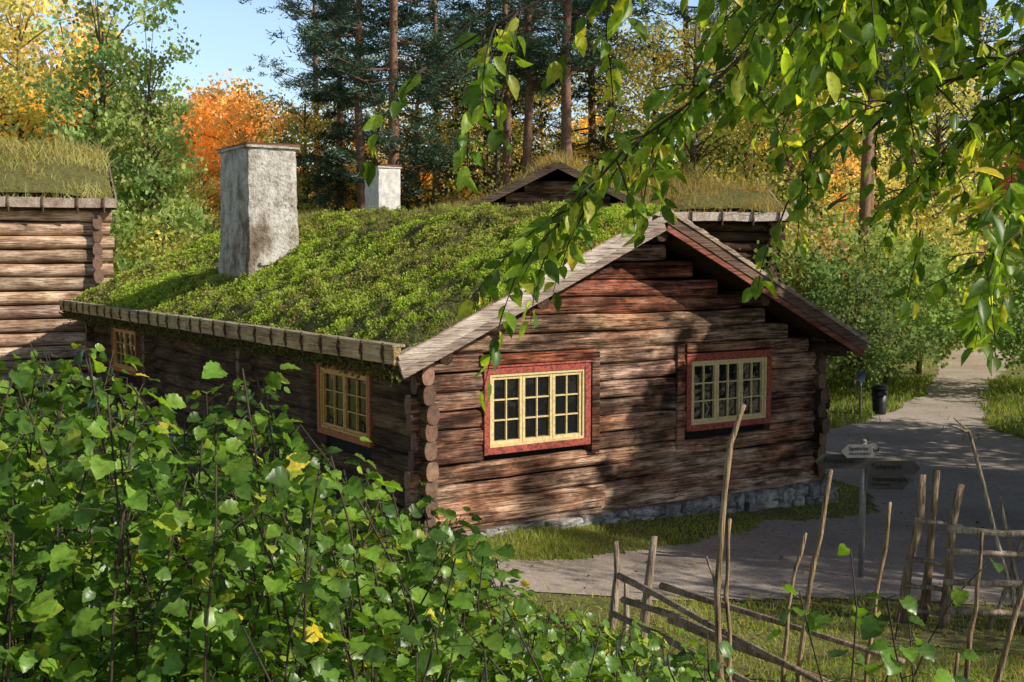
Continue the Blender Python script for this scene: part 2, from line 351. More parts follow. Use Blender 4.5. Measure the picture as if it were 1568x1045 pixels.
# ------------------------------------------------------------------ main log house
house=empty('log_house',(HC[0],HC[1],0),math.radians(33.3))
TA=3.3;ZA=.50;SL=.445;SR=.475;TL=-.62;TR=7.2;OV=-.61;LEN=15.6;BACK=16.1;W=6.85
def deck(t): return ZA-(SL*(TA-t) if t<TA else SR*(t-TA))
def deckv(t): return np.where(t<TA,ZA-SL*(TA-t),ZA-SR*(t-TA))
PITCH=.226;RV=.119
def tint(b=1.0,sp=.25):
    k=b*random.uniform(1-sp,1+sp); return (k*random.uniform(.95,1.08),k,k*random.uniform(.9,1.05))
def gable(y,wins,mb,front=True):
    z=-3.33;i=0
    while z<.30:
        top=z+PITCH*.5; a,b=0.0,W
        lo=TA-(ZA-.1-top)/SL; hi=TA+(ZA-.1-top)/SR
        if lo>0.05: a=lo+.02; pa=0
        else: pa=random.uniform(.10,.26)
        if hi<W: b=hi-.02; pb=0
        else: pb=random.uniform(.12,.26)
        segs=[(a-pa,b+pb)]
        for (w0,w1,z0,z1) in wins:
            if z+.09>z0 and z-.09<z1:
                ns=[]
                for (p,q) in segs:
                    if q<=w0 or p>=w1: ns.append((p,q))
                    else:
                        if w0-p>.05: ns.append((p,w0))
                        if q-w1>.05: ns.append((w1,q))
                segs=ns
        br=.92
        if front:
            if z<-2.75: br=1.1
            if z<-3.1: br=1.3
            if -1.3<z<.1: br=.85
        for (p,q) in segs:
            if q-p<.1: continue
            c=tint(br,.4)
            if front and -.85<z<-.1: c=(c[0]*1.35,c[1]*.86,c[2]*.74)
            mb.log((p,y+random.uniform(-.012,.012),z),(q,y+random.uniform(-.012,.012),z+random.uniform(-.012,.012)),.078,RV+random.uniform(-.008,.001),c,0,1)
        z+=PITCH*random.uniform(.95,1.04);i+=1
LW=(.83,2.48,-2.46,-1.37);RW=(4.17,5.82,-2.44,-1.37)
mb=MB();gable(0.0,[LW,RW],mb);gable(LEN,[],mb,False)
mb.build('gable_log_walls',[M_gx,M_end],house,True)
def side(x,wins,mb):
    z=-3.33+PITCH*.5
    while z<-1.08:
        segs=[(-random.uniform(.14,.27),LEN+.25)]
        for (w0,w1,z0,z1) in wins:
            if z+.09>z0 and z-.09<z1:
                ns=[]
                for (p,q) in segs:
                    if q<=w0 or p>=w1: ns.append((p,q))
                    else: ns+= [(p,w0),(w1,q)]
                segs=ns
        for (p,q) in segs: mb.log((x,p,z),(x,q,z),.085,RV,tint(1.0,.3),0,1,endcol=tint(1.2,.4),pw=.6)
        z+=PITCH
S1=(1.22,2.88,-2.46,-1.45);S2=(12.0,13.9,-2.46,-1.45)
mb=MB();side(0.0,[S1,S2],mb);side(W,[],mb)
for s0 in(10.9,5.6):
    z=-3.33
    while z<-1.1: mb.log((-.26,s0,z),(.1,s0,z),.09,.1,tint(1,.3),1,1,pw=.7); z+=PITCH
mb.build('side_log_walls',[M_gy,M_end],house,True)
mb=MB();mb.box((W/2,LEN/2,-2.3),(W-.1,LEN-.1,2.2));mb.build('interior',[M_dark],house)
def window(name,o,ax,w,h,frame,sash,cols=3,pr=3,pc=2,fw=.085):
    R,O=Vector(ax[0]),Vector(ax[1]);U=Vector((0,0,1));A=(R,O,U)
    mb=MB();o=Vector(o)
    def B(r0,r1,z0,z1,d0,d1,m,col=(1,1,1),jit=0): mb.box(o+R*(r0+r1)/2+U*(z0+z1)/2+O*(d0+d1)/2,(r1-r0,d1-d0,z1-z0),A,col,m,jit)
    j=.003
    B(0,fw,0,h,-.1,.10,0,jit=j);B(w-fw,w,0,h,-.1,.10,0,jit=j);B(fw,w-fw,h-fw,h,-.1,.097,0,jit=j);B(fw,w-fw,0,fw,-.1,.104,0,jit=j)
    B(-.02,w+.02,h+.002,h+.025,-.05,.115,0,jit=j)
    f2=.035
    a,b,c,d=fw,w-fw,fw,h-fw
    B(a,a+f2,c,d,-.02,.085,1);B(b-f2,b,c,d,-.02,.085,1);B(a+f2,b-f2,d-f2,d,-.02,.082,1);B(a+f2,b-f2,c,c+f2,-.02,.088,1)
    a+=f2;b-=f2;c+=f2;d-=f2; cw=(b-a)/cols
    for k in range(cols):
        x0=a+k*cw+.004;x1=a+(k+1)*cw-.004;sf=.038
        B(x0,x0+sf,c,d,.0,.066,1);B(x1-sf,x1,c,d,.0,.066,1);B(x0+sf,x1-sf,d-sf,d,.0,.063,1);B(x0+sf,x1-sf,c,c+sf,.0,.063,1)
        for i in range(1,pc):
            xm=x0+sf+(x1-x0-2*sf)*i/pc;B(xm-.009,xm+.009,c+sf,d-sf,.01,.054,1)
        for i in range(1,pr):
            zm=c+sf+(d-c-2*sf)*i/pr;B(x0+sf,x1-sf,zm-.009,zm+.009,.012,.051,1)
        for i in range(pc):
            for q in range(pr):
                X0=x0+sf+(x1-x0-2*sf)*i/pc;X1=x0+sf+(x1-x0-2*sf)*(i+1)/pc;Z0=c+sf+(d-c-2*sf)*q/pr;Z1=c+sf+(d-c-2*sf)*(q+1)/pr
                ta=random.uniform(-.02,.02);tb=random.uniform(-.02,.02)
                vs=[o+R*X0+U*Z0+O*(.025+ta*.2),o+R*X1+U*Z0+O*(.025+tb*.2),o+R*X1+U*Z1+O*(.025-ta*.2),o+R*X0+U*Z1+O*(.025-tb*.2)]
                mb.add(vs,[(0,1,2,3)],(1,1,1),2)
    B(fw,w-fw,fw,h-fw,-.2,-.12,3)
    return mb.build(name,[frame,sash,M_glass,M_dark],house)
window('window_left',(LW[0],0,LW[2]),((1,0,0),(0,-1,0)),1.65,1.09,M_red,M_cream)
window('window_right',(RW[0],0,RW[2]),((1,0,0),(0,-1,0)),1.65,1.07,M_red,M_cream)
window('window_side_front',(0,S1[1],S1[2]),((0,-1,0),(-1,0,0)),1.66,1.01,M_orange,M_ochre2,2)
window('window_side_rear',(0,S2[1],S2[2]),((0,-1,0),(-1,0,0)),1.9,1.01,M_orange,M_ochre2,2)
mb=MB();mb.box((1.65,-.09,-1.27),(1.75,.05,.13),col=(1.0,.50,.36),jit=.004);mb.box((5.0,-.09,-1.26),(1.70,.05,.12),col=(.8,.7,.6),jit=.004)
mb.box((4.05,-.085,-1.95),(.13,.05,1.45),col=(.8,.72,.65),jit=.004);mb.box((2.56,-.085,-1.9),(.12,.05,1.35),col=(.7,.62,.56),jit=.004)
mb.box((1.35,-.10,-3.17),(2.7,.05,.26),col=(1.5,1.4,1.3),jit=.006)
mb.build('wall_boards',[M_gx],house)
mb=MB()
for a,b in((TL,TA),(TA,TR)):
    n=24;L=BACK-OV
    za,zb=deck(a),deck(b); 
    for k in range(n):
        s0=OV+L*k/n;s1=OV+L*(k+1)/n-.01
        vs=[(a,s0,za-.07),(b,s0,zb-.07),(b,s1,zb-.07),(a,s1,za-.07),(a,s0,za-.004),(b,s0,zb-.004),(b,s1,zb-.004),(a,s1,za-.004)]
        mb.add(vs,[(0,1,2,3),(7,6,5,4),(0,4,5,1),(1,5,6,2),(2,6,7,3),(3,7,4,0)],tint(1,.2))
for t in(TA,1.4,5.2,.02,W-.02): mb.log((t,OV+.05,deck(t)-.19),(t,BACK-.1,deck(t)-.19),.09,.1,tint(1.2,.2),pw=.8)
mb.build('roof_deck',[M_deck],house)
mb=MB()
def barge(t0,t1,off,y,h,th,col,seg=10):
    p0=(t0,y,deck(t0)+off);p1=(t1,y,deck(t1)+off)
    mb.beam(p0,p1,th,h,col,0,up=(0,0,1),jit=.004,seg=seg)
barge(TL-.02,TA-.02,.03,OV-.03,.115,.035,(1.0,1,1));barge(TL+.02,TA-.02,-.085,OV-.012,.12,.03,(.72,.68,.66));barge(TL-.03,TA-.01,.12,OV+.02,.05,.14,(1.2,1.15,1.15))
barge(TA+.02,TR+.02,.02,OV-.03,.13,.035,(.34,.26,.22));barge(TA+.02,TR+.02,-.10,OV-.016,.08,.03,(.55,.25,.2));barge(TA+.0,TR+.1,.115,OV+.02,.05,.18,(.8,.72,.65))
mb.build('barge_boards',[M_barge],house)
mb=MB()
for (t,sg) in((TL-.03,-1),(TR+.03,1)):
    z=deck(TL if sg<0 else TR)
    zz=z+.13
    k=OV-.02
    while k<BACK:
        e=min(k+3.7,BACK); mb.beam((t,k+.004,zz),(t,e-.004,zz),.09,.20,tint(1.0,.12),0,jit=.006,seg=8)
        mb.beam((t-.02*sg,k+.01,zz+.115),(t-.02*sg,e-.01,zz+.115),.16,.028,(.9,1.0,1.3),0,jit=.004,seg=6); k=e
    s=OV+.25
    while s<BACK:
        mb.tube([(t+sg*.05,s,zz+.14),(t+sg*.075,s,zz+.02),(t+sg*.03,s,zz-.16),(t-sg*.12,s,zz-.19)],.018,(.3,.25,.2),0,5); s+=random.uniform(.5,.68)
mb.build('eave_boards',[M_eave],house)
nt_=130;ns_=300
def sodz(t,s):
    e=np.clip((t-TL)/.5,0,1)*np.clip((TR-t)/.5,0,1)
    f=np.clip((s-OV)/.5,0,1)*np.clip((BACK-s)/.8,0,1)
    bul=.20*np.sin(np.clip((s-.5)/15,0,1)*math.pi)**.8*np.exp(-((t-TA)/1.6)**2)
    rnd=-.10*np.exp(-((t-TA)/.25)**2)
    side=np.where(t>TA,.6,1.0)
    return deckv(t)+(.13+.10*e)*side*(.6+.4*f)+bul*f+rnd*.5+.04*fbm(t,s,2.6,31)*f+.045*fbm(t,s,9,32)*f
tt=np.linspace(TL+.03,TR-.03,nt_);ss=np.linspace(OV+.03,BACK,ns_);T2,S2_=np.meshgrid(tt,ss);Z2=sodz(T2,S2_)
v=np.stack([T2,S2_,Z2],-1).reshape(-1,3).tolist();f=[(j*nt_+i,j*nt_+i+1,(j+1)*nt_+i+1,(j+1)*nt_+i) for j in range(ns_-1) for i in range(nt_-1)]
b0=len(v)
ring=[(0,i) for i in range(nt_)]+[(j,nt_-1) for j in range(1,ns_)]+[(ns_-1,i) for i in range(nt_-2,-1,-1)]+[(j,0) for j in range(ns_-2,0,-1)]
for (j,i) in ring: v.append((T2[j,i],S2_[j,i],float(deckv(T2[j,i]))))
R=len(ring)
for k in range(R):
    a=ring[k][0]*nt_+ring[k][1];b=ring[(k+1)%R][0]*nt_+ring[(k+1)%R][1]; f.append((b0+k,b0+(k+1)%R,b,a))
me=bpy.data.meshes.new('sod');me.from_pydata(v,[],f);me.materials.append(M_sod);me.polygons.foreach_set('use_smooth',[True]*len(f))
at=me.color_attributes.new('Col','FLOAT_COLOR','CORNER');at.data.foreach_set('color',np.ones(len(me.loops)*4,np.float32));link(bpy.data.objects.new('sod',me),house)
n=250000; t=rng.uniform(TL,TA+.5,n); s=OV+(BACK-OV)*rng.random(n)**1.7
g=.8*fbm(t,s,1.6,41)+1.1*fbm(t,s,6,42)+.6*fbm(t,s,16,43)+.25*np.exp(-((s-.3)/1.6)**2)
keep=(rng.random(n)<np.clip(.5+1.1*g,.06,1)); t=t[keep];s=s[keep];g=g[keep];n=len(t)
z=sodz(t,s)+rng.uniform(-.005,.06,n)*np.clip(.6+1.0*g,.1,1.8)
nn=rng.normal(0,.6,(n,3))+np.array([.7,-.5,.6]);d=rng.normal(0,1,(n,3));d[:,2]=abs(d[:,2])*.8
f1=np.clip(.40+.6*g+rng.normal(0,.22,n),0,1)[:,None]
C=np.array((.13,.165,.035))*(1-f1)+np.array((.42,.56,.09))*f1
pb=np.clip(.4+1.4*fbm(t,s,1.1,47),0,1)
m=rng.random(n)<.08+.27*pb*pb;C[m]=np.array((.42,.31,.16))*rng.uniform(.4,1.3,(m.sum(),1))
inst_mesh('sod_plants',*SMALL,np.stack([t,s,z],1),basis(d,nn,rng.uniform(.016,.042,n)*(1+s/16)),C,M_grass,house)
n=52000; t=np.where(rng.random(n)<.35,rng.normal(TA,.5,n),rng.uniform(TL,TR,n));t=np.clip(t,TL+.02,TR-.02);s=rng.uniform(OV,BACK,n)
s=np.where(rng.random(n)<.12,OV+abs(rng.normal(0,.08,n)),s)
grass('sod_grass',t,s,sodz(t,s)-.01,.03,.12,.008,(.18,.22,.05),(.46,.48,.16),house,lean=.8,dry=.5,hmod=np.clip(.7+1.2*fbm(t,s,2,44),.15,1.9)*np.where(abs(t-TA)<.7,1.3,.8))
n=9000; s=rng.uniform(OV,BACK,n);t=TL+rng.normal(.02,.05,n);z=deck(TL)-.06+rng.normal(0,.045,n)+.03*fbm(s,s*0,4,9)
inst_mesh('eave_moss',*BROAD,np.stack([t,s,z],1),basis(rng.normal(0,1,(n,3)),rng.normal(0,1,(n,3))+.01,rng.uniform(.025,.05,n)),np.array((.13,.13,.04))*rng.uniform(.4,1.3,(n,1)),M_grass,house)
mb=MB()
for k in range(40):
    t=TA+.15+(TR-TA-.2)*k/40
    z=deck(t)+.16+random.uniform(-.02,.02); mb.box((t,OV+.06,z),(.14,.12,.02),(Vector((1,0,-SR)).normalized(),Vector((0,1,0)),Vector((SR,0,1)).normalized()),tint(1.2,.3),0,.008)
mb.build('birch_bark_edge',[M_barge],house)
def chimney(name,x,y,z0,z1,wx,wy,mat,parent,taper=.06,cap=True,rot=0,flare=False):
    nL=22;vs=[];fs=[];K=7;base=[]
    for k in range(K): base.append((-.5+k/K,-.5))
    for k in range(K): base.append((.5,-.5+k/K))
    for k in range(K): base.append((.5-k/K,.5))
    for k in range(K): base.append((-.5,.5-k/K))
    n=len(base)
    for i in range(nL+1):
        f=i/nL;z=z0+(z1-z0)*f;sc=1-taper*f+(.12*max(0,(.30-f))/.30 if flare else 0)
        for q,(a,b) in enumerate(base):
            r=.97 if abs(abs(a)-.5)<.01 and abs(abs(b)-.5)<.01 else 1
            vs.append((a*wx*sc*r+random.uniform(-.013,.013),b*wy*sc*r+random.uniform(-.013,.013),z))
        if i:
            for k in range(n): fs.append(((i-1)*n+k,(i-1)*n+(k+1)%n,i*n+(k+1)%n,i*n+k))
    fs.append(tuple(range(nL*n,nL*n+n)))
    mb=MB();mb.add(vs,fs,(1,1,1),0)
    if cap:
        mb.box((0,0,z1+.02),(wx*1.02,wy*1.0,.04),None,(.8,.75,.7),0,.01)
        mb.box((.0,.01,z1+.06),(wx*1.03,wy*1.01,.03),None,(1,1,1),1,.012)
        mb.box((.02,-.02,z1+.09),(wx*.8,wy*.85,.025),None,(.7,.7,.7),1,.01)
    if flare: mb.box((wx*.12,-wy/2-.03,z0+(z1-z0)*.20),(wx*.85,.14,.06),(Vector((1,0,.06)).normalized(),Vector((0,1,0)),Vector((-.06,0,1)).normalized()),(1,1,1),0,.012)
    o=mb.build(name,[mat,M_slate],parent);o.location=(x,y,0);o.rotation_euler=(0,0,rot);return o
chimney('chimney',1.33,8.72,-.6,1.98,1.0,1.6,M_plaster,house,flare=True)
mb=MB()
def rock(c,r,col):
    nu,nv=9,6
    vs=[(c[0],c[1],c[2]-r[2])];fs=[]
    tl=random.uniform(-.35,.35)
    for j in range(1,nv):
        ph=-math.pi/2+math.pi*j/nv
        for i in range(nu):
            th=2*math.pi*i/nu;k=1+random.uniform(-.2,.2)
            cx=math.cos(ph)*math.cos(th);cy=math.cos(ph)*math.sin(th);cz=math.sin(ph)
            q=lambda a:math.copysign(abs(a)**.5,a)
            dx_=r[0]*q(cx)*k;dz_=r[2]*q(cz)*k*(1+tl*q(cx))
            vs.append((c[0]+dx_,c[1]+r[1]*q(cy)*k,c[2]+dz_))
    vs.append((c[0],c[1],c[2]+r[2]))
    for i in range(nu): fs.append((0,1+(i+1)%nu,1+i))
    for j in range(nv-2):
        for i in range(nu): a=1+j*nu;b=a+nu; fs.append((a+i,a+(i+1)%nu,b+(i+1)%nu,b+i))
    l=len(vs)-1;a=1+(nv-2)*nu
    for i in range(nu): fs.append((a+i,a+(i+1)%nu,l))
    mb.add(vs,fs,col)
def footing(p,q,fx):
    L=math.dist(p,q)
    for row in range(3):
        k=random.uniform(0,.1)
        while k<L:
            w=random.uniform(.10,.42) if row<2 else random.uniform(.07,.2);f=min(1,(k+w/2)/L);t=p[0]+(q[0]-p[0])*f;s=p[1]+(q[1]-p[1])*f
            wx,wy=toworld(t,s);g=float(gz(wx,wy));h=-3.41-g
            hh=(h+.08)/2.4;zz=g-.04+hh*(row+.4)
            if zz<-3.40:
                kk=random.uniform(.6,1.3);r3=random.uniform(.45,.75)*hh
                along=abs(q[0]-p[0])>1
                rock((t+random.uniform(-.03,.03),s+random.uniform(-.06,.01)+fx,zz+random.uniform(-.02,.02)),(w*.54,.13,r3) if along else (.13,w*.54,r3),(kk,kk*.99,kk*.98))
            k+=w*random.uniform(.9,1.1)
footing((.1,0),(W+.25,0),-.04);footing((0,.2),(0,LEN),0);footing((W,.2),(W,LEN),0)
mb.build('stone_footing',[M_stone],house,False)
mb=MB();mb.box((W/2,LEN/2,-3.68),(W+.10,LEN+.12,.52));mb.build('footing_core',[M_mortar],house)
# ------------------------------------------------------------------ other sod-roofed log buildings
def loghouse(loc,rz,w,l,zb,zw,za,ov,grasscol,tall,chim=None,board=(1.3,1.3,1.3),pitch=.27,br=1.5,gyl=False):
    e=empty('log_house',loc,rz)
    mb=MB();z=zb
    sl=(za-zw)/(w/2+ov)
    while z<za-.3:
        hw=min(w/2,(za-.12-z)/sl)
        a=w/2-hw;b=w/2+hw;p=.22 if hw>=w/2-.01 else 0
        for y in(0,l): mb.log((a-p-random.uniform(0,.12),y,z),(b+p,y,z),.12,pitch*.54,tint(br,.3),0,1,n=8,seg=8,pw=.8)
        z+=pitch
    mb.build('gable_log_walls',[M_gx,M_end],e,True)
    mb=MB();z=zb+pitch/2
    while z<za-sl*(w/2)-.1:
        for x in(0,w): mb.log((x,-.3-random.uniform(0,.15),z),(x,l+.3,z),.13,pitch*.47,tint(br*1.1,.35),0,1,n=10,seg=20,pw=.8,endcol=(1.6,1.5,1.4))
        z+=pitch
    mb.build('side_log_walls',[M_gyl if gyl else M_gy,M_end],e,True)
    mb=MB();mb.box((w/2,l/2,(zb+zw)/2),(w-.02,l-.02,zw-zb-.2));mb.build('interior',[M_dark],e)
    mb=MB()
    for sg in(-1,1):
        x0=w/2+sg*(w/2+ov);x1=w/2
        vs=[(x0,-ov,zw-.08),(x1,-ov,za-.08),(x1,l+ov,za-.08),(x0,l+ov,zw-.08),(x0,-ov,zw),(x1,-ov,za),(x1,l+ov,za),(x0,l+ov,zw)]
        mb.add(vs,[(0,1,2,3),(7,6,5,4),(0,4,5,1),(1,5,6,2),(2,6,7,3),(3,7,4,0)],(.7,.6,.5),0)
        mb.beam((x0,-ov,zw+.08),(x0,l+ov,zw+.08),.12,.24,board,1,jit=.012,seg=10)
        mb.beam((x0,-ov-.02,zw),(x1,-ov-.02,za),.04,.18,tuple(a*.6 for a in board),1,jit=.004,seg=4)
        mb.beam((x0,l+ov+.02,zw),(x1,l+ov+.02,za),.04,.18,tuple(a*.6 for a in board),1,jit=.004,seg=4)
        k=-ov+.3
        while k<l+ov: mb.tube([(x0+sg*.07,k,zw+.22),(x0+sg*.09,k,zw),(x0,k,zw-.15)],.03,(.4,.32,.25),1,5);k+=random.uniform(.6,.9)
    mb.build('roof_deck',[M_deck,M_barge],e)
    nx_,ny_=24,30;xx=np.linspace(-ov+.08,w+ov-.08,nx_);yy=np.linspace(-ov+.05,l+ov-.05,ny_);A,Bq=np.meshgrid(xx,yy)
    edge=np.clip((Bq+ov)/1.2,0,1)**.5*np.clip((l+ov-Bq)/1.2,0,1)**.5
    ZZ=za-sl*np.sqrt((A-w/2)**2+.05)+.05+.2*edge+.08*fbm(A,Bq,2,51)*edge
    v=np.stack([A,Bq,ZZ],-1).reshape(-1,3).tolist();f=[(j*nx_+i,j*nx_+i+1,(j+1)*nx_+i+1,(j+1)*nx_+i) for j in range(ny_-1) for i in range(nx_-1)]
    me=bpy.data.meshes.new('sod');me.from_pydata(v,[],f);me.materials.append(M_sod);me.polygons.foreach_set('use_smooth',[True]*len(f))
    at=me.color_attributes.new('Col','FLOAT_COLOR','CORNER');at.data.foreach_set('color',np.ones(len(me.loops)*4,np.float32));link(bpy.data.objects.new('sod',me),e)
    n=int(900*(w+2*ov)*(l+2*ov)/4);n=min(n,24000)
    x=rng.uniform(-ov,w+ov,n);y=rng.uniform(-ov,l+ov,n)
    z=za-sl*np.sqrt((x-w/2)**2+.05)+.10
    grass('sod_grass',x,y,z,tall*.3,tall,.022,*grasscol,parent=e,lean=.6,dry=.35,hmod=np.clip(.8+1.1*fbm(x,y,1.2,52),.1,2.0))
    if chim: chimney('chimney',*chim[:-1],M_white,e,cap=True,rot=chim[-1])
    return e
gg=((.28,.34,.09),(.70,.64,.32));gd=((.24,.19,.08),(.44,.33,.17))
loghouse((-10.4,29.3,0),math.radians(113),5.6,10,-3.2,1.25,2.75,.45,gg,.6,None,(.9,.85,.8),.34,1.4,True)
loghouse((-1.0,30.5,0),math.radians(-4),4.4,8,-3.2,1.0,2.35,.5,gd,.5,(-2.75,2.0,-1,2.45,.72,.95,math.radians(36)),(.6,.5,.42),.28,.8)
loghouse((7.3,33.0,0),math.radians(93),3.6,3.2,-3.2,1.05,1.9,.4,gd,.7,None,(1.5,1.5,1.5),.28,1.0)
# ------------------------------------------------------------------ trees
def decid(name,seed,h,r,cz,rz_,ncl,nper,leaf,cl_r=.5):
    R=np.random.default_rng(seed);random.seed(seed)
    ex=MB(); pts=[];k=6
    for i in range(k+1): pts.append((R.normal(0,.03*h/6)*i/k,R.normal(0,.03*h/6)*i/k,h*.92*i/k))
    r0=.018*h; ex.tube(pts,[r0*(1-.85*i/k)+.01 for i in range(k+1)],(1,1,1),0,7,.08)
    u=norm(R.normal(0,1,(ncl,3))); rad=R.uniform(.2,1,ncl)**.5
    rad=rad*(1+.24*np.sin(u[:,0]*4+seed)+.2*np.sin(u[:,2]*5+seed*2)+.14*np.sin(u[:,1]*7)) if seed!=6 else rad
    c=u*rad[:,None]*np.array([r,r,rz_])+np.array([0,0,cz])
    ok=c[:,2]>.4;c=c[ok]
    for p in c[::2]:
        zz=max(.25*h,min(p[2]-.25*math.hypot(p[0],p[1])-.4,h*.85)); f=zz/(h*.92)
        a=Vector((0,0,zz));b=Vector(p);mid=(a+b)/2+Vector((0,0,.12*(b-a).length))
        rr=r0*.35*(1-.6*f)
        ex.tube([a,mid,b],[rr,rr*.55,.008],(1,1,1),0,4)
    sz=cl_r*R.uniform(.6,1.4,len(c)); cnt=(nper*R.uniform(.5,1.4,len(c))).astype(int)
    ci=np.repeat(np.arange(len(c)),cnt);n=len(ci)
    pos=c[ci]+R.normal(0,1,(n,3))*sz[ci][:,None]*np.array([1,1,.65])
    nn=R.normal(0,1,(n,3))+np.array([.3,-.4,.5]);d=R.normal(0,1,(n,3))
    B=basis(d,nn,leaf*R.uniform(.6,1.3,n))
    cb=R.uniform(.65,1.35,len(c))[ci];hue=R.normal(0,.10,len(c))[ci]
    C=np.stack([cb*(1+hue),cb,cb*(1-hue*.5)],1)*R.uniform(.75,1.25,(n,1))
    return inst_mesh(name,*QUAD,pos,B,C,[M_tree,M_bark],mesh_only=True,extra=ex)
def pine(name,seed,h,first,rmax,dens=1.0,spruce=False):
    R=np.random.default_rng(seed);random.seed(seed);ex=MB();k=9
    bx=R.normal(0,.12,k+1).cumsum()*.5;by=R.normal(0,.12,k+1).cumsum()*.5;bx[0]=by[0]=0
    P=lambda z:(np.interp(z,np.linspace(0,h,k+1),bx),np.interp(z,np.linspace(0,h,k+1),by))
    pts=[(bx[i],by[i],h*i/k) for i in range(k+1)]
    ex.tube(pts,[.24*(1-.85*i/k) for i in range(k+1)],(1,1,1),0,8,.06)
    cc=[];cs=[]
    nb=int((75 if not spruce else 100)*dens)
    for b in range(nb):
        f=R.uniform(0,1);z=h*(first+(1-first)*f); th=R.uniform(0,6.28)
        L=rmax*((1-f)**.6 if not spruce else (1-f))*R.uniform(.55,1.1)+.35
        if not spruce and f<.15: L*=.7
        x0,y0=P(z);dr=np.array([math.cos(th),math.sin(th)])
        up=.12 if not spruce else -.25
        q=[]
        for s_ in(0,.35,.7,1): q.append((x0+dr[0]*L*s_,y0+dr[1]*L*s_,z+up*L*s_-.12*L*math.sin(s_*3.1)+(.2*L*s_*s_ if not spruce else .1*L*s_*s_)))
        ex.tube(q,[.045,.03,.02,.008],(.8,.8,.8),0,4)
        m=int(3+L*2.6)
        for s_ in R.uniform(.3 if not spruce else .12,1.05,m):
            off=R.normal(0,.16*L*s_+.08,2)
            cc.append((x0+dr[0]*L*s_+off[0],y0+dr[1]*L*s_+off[1],np.interp(s_,[0,.35,.7,1],[a[2] for a in q])+R.normal(0.06,.1)));cs.append(R.uniform(.7,1.25))
    cc=np.array(cc);cs=np.array(cs);npc=36
    ci=np.repeat(np.arange(len(cc)),npc);n=len(ci)
    d=R.normal(0,1,(n,3))*np.array([1,1,.55])+np.array([0,0,.25]);d=norm(d)
    pos=cc[ci]+R.normal(0,.16,(n,3))*np.array([1,1,.5])*cs[ci][:,None]
    ln=R.uniform(.14,.30,n)*cs[ci]
    B=basis(d,R.normal(0,1,(n,3))+.01,np.full(n,.05),ln,ln)
    cb=R.uniform(.6,1.4,len(cc))[ci];C=np.stack([cb,cb,cb],1)*R.uniform(.8,1.2,(n,1))
    return inst_mesh(name,*NEED,pos,B,C,[M_needle,M_pbark],mesh_only=True,extra=ex)
D=[decid('decid_a',1,12,3.6,7.2,4.6,190,60,.21,.40),decid('decid_b',2,12,2.6,6.6,5.2,170,65,.19,.38),decid('decid_c',3,12,4.2,7.4,4.3,200,60,.21,.43),
   decid('shrub',4,4.5,2.4,2.2,2.1,110,60,.13,.32),decid('birch',5,14,3.0,8.6,5.2,150,38,.15,.42),decid('dense',6,8.4,3.0,4.7,3.8,360,95,.30,.36)]
Pn=[pine('pine_a',11,21,.26,3.3),pine('pine_b',12,22,.42,2.9,.8),pine('pine_c',13,20,.22,3.6,1.0),pine('spruce_a',14,18,.06,3.4,1.2,True)]
def put(mesh,name,x,y,s=1.0,col=(.08,.12,.03),sz=None,rz=None):
    o=bpy.data.objects.new(name,mesh);o.location=(x,y,float(gz(x,y))-.05);o.rotation_euler=(0,0,random.uniform(0,6.28) if rz is None else rz)
    o.scale=(s,s,s if sz is None else sz);o.color=(*col,1);return link(o)
random.seed(3)
GREEN=(.23,.33,.09);YG=(.58,.54,.16);OR=(.92,.65,.28);YE=(.88,.72,.24);BG=(.33,.45,.18);DK=(.15,.21,.07);NB=(.06,.11,.07);BR=(.54,.37,.19)
def at(px,y): return (px-784)/1785*y
put(D[0],'maple_tree',at(40,46),46,1.08,(.80,.67,.24));put(D[4],'birch_tree',at(-40,40),40,.95,YG)
put(D[1],'alder_tree',at(165,40),40,.92,BG,.98);put(D[1],'alder_tree',at(235,39),39,.74,(.40,.48,.17),.82)
put(D[2],'maple_tree',at(300,62),62,1.05,(.90,.70,.34),1.0);put(D[2],'maple_tree',at(372,60),60,.85,OR,1.03);put(D[0],'maple_tree',at(345,66),66,.95,(.90,.72,.32))
put(D[0],'maple_tree',at(90,58),58,1.12,(.90,.65,.28));put(D[4],'birch_tree',at(-5,52),52,1.1,OR);put(D[1],'alder_tree',at(115,50),50,1.0,(.60,.60,.20))
put(D[0],'alder_tree',at(425,50),50,.68,(.44,.46,.16));put(D[4],'birch_tree',at(470,55),55,.8,YG);put(D[3],'hazel_shrub',at(250,34),34,1.0,YG);put(D[3],'hazel_shrub',at(330,38),38,1.1,GREEN)
put(D[3],'hazel_shrub',at(180,33),33,1.1,GREEN);put(D[4],'birch_tree',at(315,44),44,.5,YG)
for (px,y,k,s) in[(605,38,0,1.0),(520,50,3,1.0),(560,46,1,1.0),(668,50,2,1.0),(745,52,0,1.1),(800,42,1,1.0),(870,40,1,1.05),(905,52,2,1.1),(775,46,1,1.0),
                 (1040,54,1,1.1),(1140,48,1,1.05),(1210,46,1,1.0),(1330,40,1,1.0),(1318,37,1,.95),(1390,48,2,1.0),(1480,50,1,1.0),(490,60,1,1.0),(-160,55,0,1)]:
    put(Pn[k],'pine_tree' if k<3 else 'spruce_tree',at(px,y),y,s,NB)
